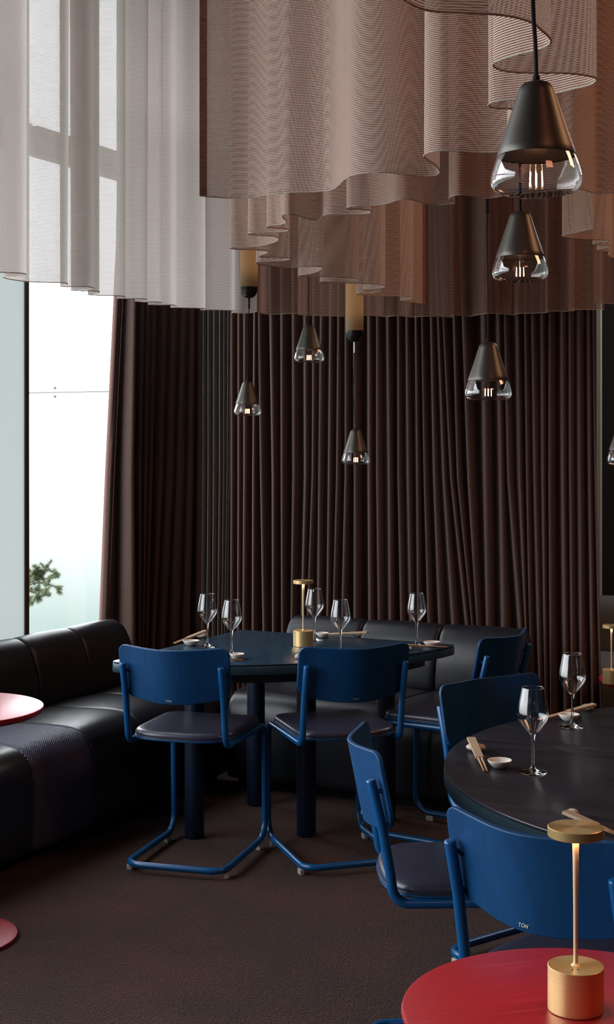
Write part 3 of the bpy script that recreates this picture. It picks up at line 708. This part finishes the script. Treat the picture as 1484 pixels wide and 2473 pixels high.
    lv = [(.985, .4938), (1.0, .4965), (1.006, .5015), (1.003, .507), (.990, .5120), (.965, .5158), (.925, .5180), (.85, .5192), (.6, .5200), (.3, .5203)]
    for sc, z in lv:
        for p_ in sp: cv.append((cx_+(p_.x-cx_)*sc, cy_+(p_.y-cy_)*sc, z))
    for j in range(len(lv)-1):
        for i in range(m): cf.append((j*m+i, j*m+(i+1) % m, (j+1)*m+(i+1) % m, (j+1)*m+i))
    cf.append(tuple((len(lv)-1)*m+i for i in range(m))); cf.append(tuple(reversed(range(m))))
    cu_ = obj('seat_cushion', (cv, cf), M['seat_leather'], t)
    bm = bmesh.new(); bm.from_mesh(cu_.data); bmesh.ops.recalc_face_normals(bm, faces=bm.faces); bm.to_mesh(cu_.data); bm.free()
    obj('seat_piping', sweep([Vector((cx_+(p_.x-cx_)*1.0, cy_+(p_.y-cy_)*1.0, .4955)) for p_ in sp]+[Vector((cx_+(sp[0].x-cx_)*1.0, cy_+(sp[0].y-cy_)*1.0, .4955))], .0022, 6), M['seat_leather'], cu_)
    for sx_ in (-1, 1):
        for y, dx in ((.40, 0), (.03, 0)):
            obj('glide', box((sx_*WH, y, .011), (.017, .034, .021), 0, .003), M['foot'], t, smooth=False)
    return t
ch0 = chair('cantilever_chair')
spots = [(-.478, 5.170, -16.2, 'blue cantilever chair at the corner table, nearest the left sofa, back towards the viewer'),
         (.168, 5.215, 17.5, 'blue chair at the corner table just below its brass lamp, back towards the viewer'),
         (.745, 5.54, 57, 'farthest blue chair, tucked under the right corner of the corner table'),
         (.190, 3.585, -88, 'blue chair seen edge-on at the left of the big round table'),
         (.586, 4.42, 217, 'blue chair facing the viewer on the far side of the big round table'),
         (.459, 2.784, -43, 'nearest blue chair, its back behind the foreground brass lamp')]
for i, (x, y, a, lb) in enumerate(spots):
    c = ch0 if i == 0 else copy_tree(ch0)
    c.location = (x, y, 0); c.rotation_euler = (0, 0, math.radians(a)); tag(c, lb, 'chair', 'blue cantilever chairs')

# ================================================================== sofas
def module(kind, Lm):
    """closed profile (depth d, height z), extruded over length Lm with rolled ends"""
    if kind == 'seat':
        pr = [(.05, .045), (.012, .06), (.004, .12), (.0, .26), (.004, .335), (.025, .392), (.065, .428), (.12, .442), (.25, .444), (.40, .436), (.53, .424), (.555, .40), (.555, .06), (.53, .045)]
    elif kind == 'base_gap': pr = []
    else:
        pr = [(.562, .05), (.562, .38), (.545, .43), (.548, .50), (.565, .58), (.590, .645), (.625, .692), (.672, .715), (.722, .708), (.760, .680), (.782, .630), (.79, .56), (.79, .07), (.77, .05)]
    lp = [Vector((d, 0, z)) for d, z in pr]
    pr3 = catmull(lp[-2:]+lp+lp[:2], 4)[8:-9]
    m = len(pr3); cx_ = sum(p.x for p in pr3)/m; cz = sum(p.z for p in pr3)/m
    def inset(i_):
        o_ = []
        for i in range(m):
            a, b = pr3[i-1], pr3[(i+1) % m]; e = (b-a).normalized(); nn = Vector((e.z, 0, -e.x))
            if nn.dot(pr3[i]-Vector((cx_, 0, cz))) < 0: nn = -nn
            o_.append(pr3[i]-nn*i_)
        return o_
    secs = [(0.0005, .022), (.002, .012), (.006, .005), (.014, .0015), (.028, 0), (.10, -.002)]
    secs = secs+[(Lm/2, -.004)]+[(Lm-x, i_) for x, i_ in reversed(secs)]
    v, f = [], []
    for x, i_ in secs:
        for p in inset(i_): v.append((x, p.x, p.z))
    n_ = len(secs)
    for j in range(n_-1):
        for i in range(m): f.append((j*m+i, j*m+(i+1) % m, (j+1)*m+(i+1) % m, (j+1)*m+i))
    f.append(tuple(range(m))); f.append(tuple((n_-1)*m+i for i in reversed(range(m))))
    bm = bmesh.new(); vs = [bm.verts.new(p) for p in v]
    for q in f: bm.faces.new([vs[i] for i in q])
    bmesh.ops.recalc_face_normals(bm, faces=bm.faces); return bm
def sofa(name, origin, rz, n, Lm, label, woven=(), mt='sofa_leather'):
    t = thing(name, origin, rz, label, 'sofa')
    seat0 = back0 = None
    for i in range(n):
        if seat0 is None:
            s = seat0 = obj('seat', module('seat', Lm), M[mt], t); b = back0 = obj('backrest', module('back', Lm), M[mt], t)
        else:
            s = seat0.copy(); b = back0.copy(); COL.objects.link(s); COL.objects.link(b); s.parent = t; b.parent = t
        s.location = (i*Lm, 0, 0); b.location = (i*Lm, 0, 0)
        if i in woven:
            s.data = s.data.copy(); s.data.materials.clear(); s.data.materials.append(M['sofa_weave']); s['label'] = 'woven dotted fabric seat'
    obj('plinth', box((n*Lm/2, .42, .022), (n*Lm-.04, .66, .043)), M['black'], t, smooth=False)
    return t
# left sofa: x runs along +U reversed so that depth points to the window: local x -> U, local y -> -V
Lm = .376
sofa('banquette_sofa', R(-3.27, 5.755-9*Lm), math.atan2(U.y, U.x), 9, Lm, 'long black-blue channelled leather sofa with one woven seat beneath the window', woven=(5,))
sofa('banquette_sofa', R(-3.24, 5.60), math.atan2(V.y, V.x), 3, .40, 'short black-blue channelled leather sofa against the back drape behind the corner table')
sofa('banquette_sofa', R(-2.17, 7.16), ROT, 4, .42, 'grey leather sofa end showing beyond the drape at the right edge', mt='sofa_grey')

# ================================================================== tabletop objects
def wineglass():
    t = thing('wine_glass')
    H = .2165
    outer = [(.0, .0008), (.037, .0008), (.0385, .0016), (.037, .0026), (.022, .0046), (.0095, .0085), (.0052, .015), (.0040, .026), (.0035, .05), (.0036, .075), (.0048, .090), (.0068, .097)]
    obj('stem', lathe([(r, z) for r, z in outer]+[(.0075, .0995), (.001, .0995)], 40), M['glass'], t)
    bowl_o = [(.001, .0985), (.0095, .1005), (.017, .108), (.026, .119), (.0345, .1305), (.0388, .1400), (.0400, .1480), (.0392, .158), (.0362, .177), (.0325, .195), (.0283, H)]
    th = .0008
    pin = catmull([(r, 0, z) for r, z in bowl_o], 3)
    po = [(p.x, p.z) for p in pin]
    bo = obj('bowl', lathe(po, 48), M['bowl_glass'], t)
    # drop the closed caps of the open bowl
    bm = bmesh.new(); bm.from_mesh(bo.data)
    bmesh.ops.delete(bm, geom=[f for f in bm.faces if len(f.verts) > 4 and f.calc_center_median().z > .2], context='FACES'); bm.to_mesh(bo.data); bm.free()
    obj('rim', sweep([(.0283*math.cos(a), .0283*math.sin(a), H) for a in [2*math.pi*k/40 for k in range(41)]], .0006, 5), M['glass'], t)
    return t
wg = wineglass()
gl = [(501, 1562, 'wine glass at the left end of the corner table beside the stone chopstick rest'),
      (560, 1582, 'second wine glass from the left on the corner table, behind the left chair back'),
      (760, 1546, 'wine glass just right of the brass lamp on the corner table'),
      (823, 1581, 'wine glass rising behind the back of the middle blue chair'),
      (1007, 1560, 'wine glass near the right corner of the corner table'),
      (1288, 1866, 'nearest wine glass, on the big round table beside a white dish'),
      (1383, 1756, 'wine glass farther back on the big round table near the right edge')]
for i, (px, py, lb) in enumerate(gl):
    g = wg if i == 0 else copy_tree(wg); g.location = G(px, py, TH); g.location.z = TH; g.rotation_euler = (0, 0, i*.7); tag(g, lb, 'glass', 'wine glasses')
def dish():
    o = obj('soy_dish', lathe([(.001, .0005), (.016, .0005), (.024, .006), (.031, .013), (.0348, .0195), (.0352, .0215), (.0335, .0218), (.030, .016), (.022, .009), (.012, .0062), (.0008, .006)], 40), M['ceramic'])
    return o
d0 = dish()
ds = [(462, 1559, 1.0, 'small white dish left of the first wine glass on the corner table'), (573, 1592, .86, 'small white dish peeping out beside the left chair back'),
      (779, 1540, .84, 'small white dish behind the brass lamp and glass on the corner table'), (1044, 1562, 1.0, 'small white dish at the right corner of the corner table'),
      (1208, 1855, .96, 'small white dish left of the nearest wine glass'), (1375, 1741, .94, 'small white dish behind the farther glass on the round table')]
for i, (px, py, sc, lb) in enumerate(ds):
    o = d0 if i == 0 else d0.copy()
    if i: COL.objects.link(o)
    o.location = G(px, py, TH); o.scale = (sc, sc*.93, 1); o.rotation_euler = (0, 0, i*1.1); tag(o, lb, 'dish', 'small white sauce dishes')
def pebble(px, py, r, mt, lb, asp=.8, seed=1, h=.0105):
    bm = bmesh.new(); bmesh.ops.create_icosphere(bm, subdivisions=3, radius=1)
    rnd = random.Random(seed); a, b, c = rnd.uniform(.05, .12), rnd.uniform(0, 6), rnd.uniform(0, 6)
    for v in bm.verts:
        k = 1+a*math.sin(2*v.co.x+b)*math.cos(1.7*v.co.y+c); v.co = Vector((v.co.x*k*r, v.co.y*k*r*asp, (v.co.z+1)*h))
    o = obj('chopstick_rest', bm, mt); o.location = G(px, py, TH)+Vector((0, 0, .0003)); o.rotation_euler = (0, 0, rnd.uniform(-.3, .5)); tag(o, lb, 'rest', 'pebble chopstick rests'); return o
rests = [(487, 1540, .026, M['stone'], 'white pebble under the chopsticks at the left end of the corner table'),
         (868, 1537, .015, M['stone'], 'small brown pebble under chopsticks at the back of the corner table'),
         (991, 1570, .019, M['stone'], 'pale pebble beside the middle chair back on the corner table'),
         (722, 1592, .017, M['stone'], 'pebble half hidden by the left edge of the middle chair back'),
         (1151, 1814, .0265, M['stone'], 'cream and tan pebble under paper-wrapped chopsticks at the left rim of the round table'),
         (1420, 1716, .023, M['stone_grey'], 'grey speckled pebble at the right edge of the round table'),
         (1384, 1976, .0155, M['stone'], 'white pebble seen over the top of the foreground brass lamp')]
for i, (px, py, r, m_, lb) in enumerate(rests): pebble(px, py, r, m_, lb, seed=i)
def chopsticks(tip, head, lb, sleeve=.55, lift=.026, hd=None):
    a = G(*tip, TH)+Vector((0, 0, .0042)); b = G(head[0], head[1], TH+lift)+Vector((0, 0, .004))
    dd = b-a; L = dd.length; yaw = math.atan2(dd.y, dd.x); pitch = math.atan2(dd.z, dd.xy.length)
    t = thing('chopsticks', a, yaw, lb, 'chopsticks', 'wrapped chopsticks')
    ry = Matrix.Rotation(-pitch, 3, 'Y')
    for s in (-1, 1):
        pts = [ry @ Vector((x, s*(.0042+.001*x/L), 0)) for x in (0, L*.4, L*.96)]
        obj('chopstick', sweep(pts, [.0022, .0030, .0036], 6), M['chop'], t)
    v, f = box((L*(1-sleeve/2), 0, 0), (L*sleeve, .021, .0072), 0, .001)
    # flared paper mouth at the far end
    v = [Vector(p) for p in v]
    for p in v:
        if p.x > L*.97: p.x += .012*abs(p.y)/.0105; p.y *= 1.12
    obj('paper_sleeve', ([ry @ p for p in v], f), M['paper'], t, smooth=False); return t
chopsticks((421, 1556), (494, 1527), 'wrapped chopsticks slanting up over the white pebble at the left of the corner table')
chopsticks((588, 1597), (470, 1585), 'chopstick tips showing beside the left chair back', sleeve=.5)
chopsticks((796, 1533), (884, 1529), 'chopsticks lying behind the glasses at the back of the corner table', sleeve=.45, lift=.022)
chopsticks((1080, 1565), (979, 1560), 'chopsticks pointing right at the right corner of the corner table', sleeve=.3, lift=.022)
chopsticks((1174, 1866), (1140, 1789), 'paper-wrapped chopsticks pointing at the viewer beside the white dish on the round table', sleeve=.6)
chopsticks((1302, 1741), (1430, 1706), 'chopsticks behind the farther glass on the round table', sleeve=.45)
chopsticks((1502, 2024), (1376, 1969), 'wrapped chopsticks above the foreground lamp on the near rim of the round table', sleeve=.55)
def table_lamp():
    t = thing('table_lamp')
    base = obj('base', lathe([(.0405, .0006), (.0414, .0016), (.0414, .0650), (.0408, .0656), (.0001, .0656)], 64), M['brass'], t, autos=.5)
    obj('pole', lathe([(.0075, .0655), (.0034, .069), (.0033, .075), (.0036, .15), (.0044, .22), (.0054, .2575)], 24), M['brass_pole'], t, autos=.7)
    obj('head', lathe([(.039, .2575), (.0410, .2578), (.0414, .2585), (.0414, .2710), (.0408, .2716), (.0001, .2716)], 64), M['brass'], t, autos=.5)
    v, f = [], []
    n = 48
    for r in (.0064, .0135):
        for i in range(n): a = 2*math.pi*i/n; v.append((r*math.cos(a), r*math.sin(a), .2570))
    for i in range(n): j = (i+1) % n; f.append((i, n+i, n+j, j))
    obj('light_ring', (v, f), M['lampglow'], t)
    for dx in (-.004, .004):
        obj('touch_dot', lathe([(.0001, .0662), (.0014, .0662), (.0014, .0656)], 10, (dx-.004, -.018, 0)), M['black'], t)
    return t
tl = table_lamp()
for i, (loc_, lb) in enumerate([((P(1391.5, 2.115).x, 2.115, TH), 'brass table lamp on the red table in the foreground'),
                                ((P(733, 5.86).x, 5.86, TH), 'brass table lamp in the middle of the corner table'),
                                ((P(1478, 6.62).x, 6.62, .452), 'brass table lamp on the low red table at the right edge')]):
    o = tl if i == 0 else copy_tree(tl); o.location = loc_; o.rotation_euler = (0, 0, 0); tag(o, lb, 'lamp', 'brass table lamps')

# ================================================================== pendant lamps (origin at the rim between shade and glass)
def pendant(px, z, py, lb, cord_pts=None, tube=None, conn=None, tubelen=.36):
    c = P(px, z, py); t = thing('pendant_lamp', c, 0, lb, 'lamp', 'cone pendant lamps')
    sh = [(.0542, -.0004), (.0546, .0006), (.0400, .045), (.0285, .080), (.0235, .0945), (.0185, .1005), (.0110, .1035), (.0045, .1045), (.0001, .1046)]
    s_ = obj('shade', lathe([(p.x, p.z) for p in catmull([(r, 0, zz) for r, zz in sh], 3)], 56), M['shade'], t, autos=1.0)
    bm = bmesh.new(); bm.from_mesh(s_.data); bmesh.ops.delete(bm, geom=[f for f in bm.faces if len(f.verts) > 4], context='FACES'); bm.to_mesh(s_.data); bm.free()
    obj('shade_lining', lathe([(.0528, .0004), (.039, .044), (.026, .074), (.0001, .0745)], 48), M['shade_in'], t, autos=.6)
    gp = [(.0542, -.0008), (.0575, -.009), (.0612, -.021), (.0633, -.031), (.0630, -.0395), (.0590, -.0465), (.050, -.0510), (.034, -.0530), (.0001, -.0535)]
    g_ = obj('glass_bowl', lathe([(p.x, p.z) for p in catmull([(r, 0, zz) for r, zz in gp], 4)], 56), M['lampglass'], t)
    bm = bmesh.new(); bm.from_mesh(g_.data); bmesh.ops.delete(bm, geom=[f for f in bm.faces if len(f.verts) > 4], context='FACES'); bm.to_mesh(g_.data); bm.free()
    bl = obj('bulb', lathe([(.0001, .002), (.010, .002), (.011, .012), (.011, .07), (.0001, .071)], 24), M['bulb_base'], t, autos=.6)
    for k in range(6):
        a = 2*math.pi*k/6+.3
        obj('filament', sweep([(.009*math.cos(a), .009*math.sin(a), -.022), (.0098*math.cos(a), .0098*math.sin(a), -.042)], .0006, 6), M['filament'], bl)
    obj('cord_cap', lathe([(.0052, .1035), (.0052, .111), (.0035, .1135)], 16), M['cord'], t)
    top = 4.34-c.z
    if tube is None:
        pts = [Vector((0, 0, .112))]+[Vector(((x-px)*z/F, 0, (py-y)*z/F)) for x, y in (cord_pts or [])]
        last = pts[-1]; pts.append(Vector((last.x, last.y, top)))
        obj('cord', sweep(catmull(pts, 6), .0031, 8), M['cord'], t)
    else:
        zc = (py-conn[1])*z/F                     # lower end of the connector rod
        pts = [Vector((0, 0, .112))]+[Vector(((x-px)*z/F, 0, (py-y)*z/F)) for x, y in (cord_pts or [])]+[Vector(((tube[0]-px)*z/F, 0, zc))]
        obj('cord', sweep(catmull(pts, 6), .0019, 8), M['cord'], t)
        tx = (tube[0]-px)*z/F; zb = (py-tube[1])*z/F      # bottom of the rounded end cap
        obj('connector_rod', lathe([(.0042, zc), (.0042, zb+.002)], 12, (tx, 0, 0)), M['steel'] if conn[2] else M['cord'], t, autos=.6)
        r = .040
        if tubelen == 0:
            obj('upper_cord', sweep([(tx, 0, zb), (tx, 0, top)], .0031, 8), M['cord'], t)
            obj('ceiling_rose', lathe([(.03, top-.018), (.032, top-.004), (.032, top)], 24, (tx, 0, 0)), M['black'], t, autos=.6); return t
        obj('end_cap', lathe([(.004, zb), (.016, zb+.002), (.028, zb+.010), (.0365, zb+.024), (.0400, zb+.042), (.0400, zb+.050)], 40, (tx, 0, 0)), M['black'], t, autos=.7)
        obj('frosted_tube', lathe([(r-.0006, zb+.048), (r, zb+.056), (r, zb+.05+tubelen)], 40, (tx, 0, 0)), M['amber'], t, autos=.7)
        obj('top_cap', lathe([(r, zb+.05+tubelen), (.038, zb+.062+tubelen), (.006, zb+.085+tubelen)], 40, (tx, 0, 0)), M['black'], t, autos=.7)
        obj('upper_cord', sweep([(tx, 0, zb+.08+tubelen), (tx, 0, top)], .0019, 8), M['cord'], t)
    obj('ceiling_rose', lathe([(.03, top-.018), (.032, top-.004), (.032, top)], 24, (0 if tube is None and not cord_pts else (pts[-1].x if tube is None else tx), 0, 0)), M['black'], t, autos=.6)
    return t
pendant(1296, 1.985, 377, 'largest cone pendant lamp hanging in the foreground at the upper right', [(1294, 110), (1289, 30), (1288, -120)])
pendant(1257, 3.21, 622, 'cone pendant lamp hanging directly beneath the largest one')
pendant(1180, 3.83, 919, 'cone pendant lamp on a long cord before the right part of the back drape', [(1179, 700), (1177, 560)], (1178, 465), (1178, 517, False), tubelen=0)
pendant(747, 5.90, 845, 'cone pendant lamp between the two amber tube lamps', [(745, 730), (746, 690)], (744, 600), (744, 640, False), tubelen=0)
pendant(598, 6.45, 976, 'leftmost cone pendant lamp hanging on a thin cord below an amber tube', [(600, 840), (599, 780)], (602, 720), (601, 746, False))
pendant(860, 6.30, 1093, 'lowest cone pendant lamp, hanging below the longer amber tube', [(854, 950), (857, 880)], (857, 826), (854, 852, True))
pendant(1510, 4.96, 1087, 'cone pendant lamp cut off by the right edge')
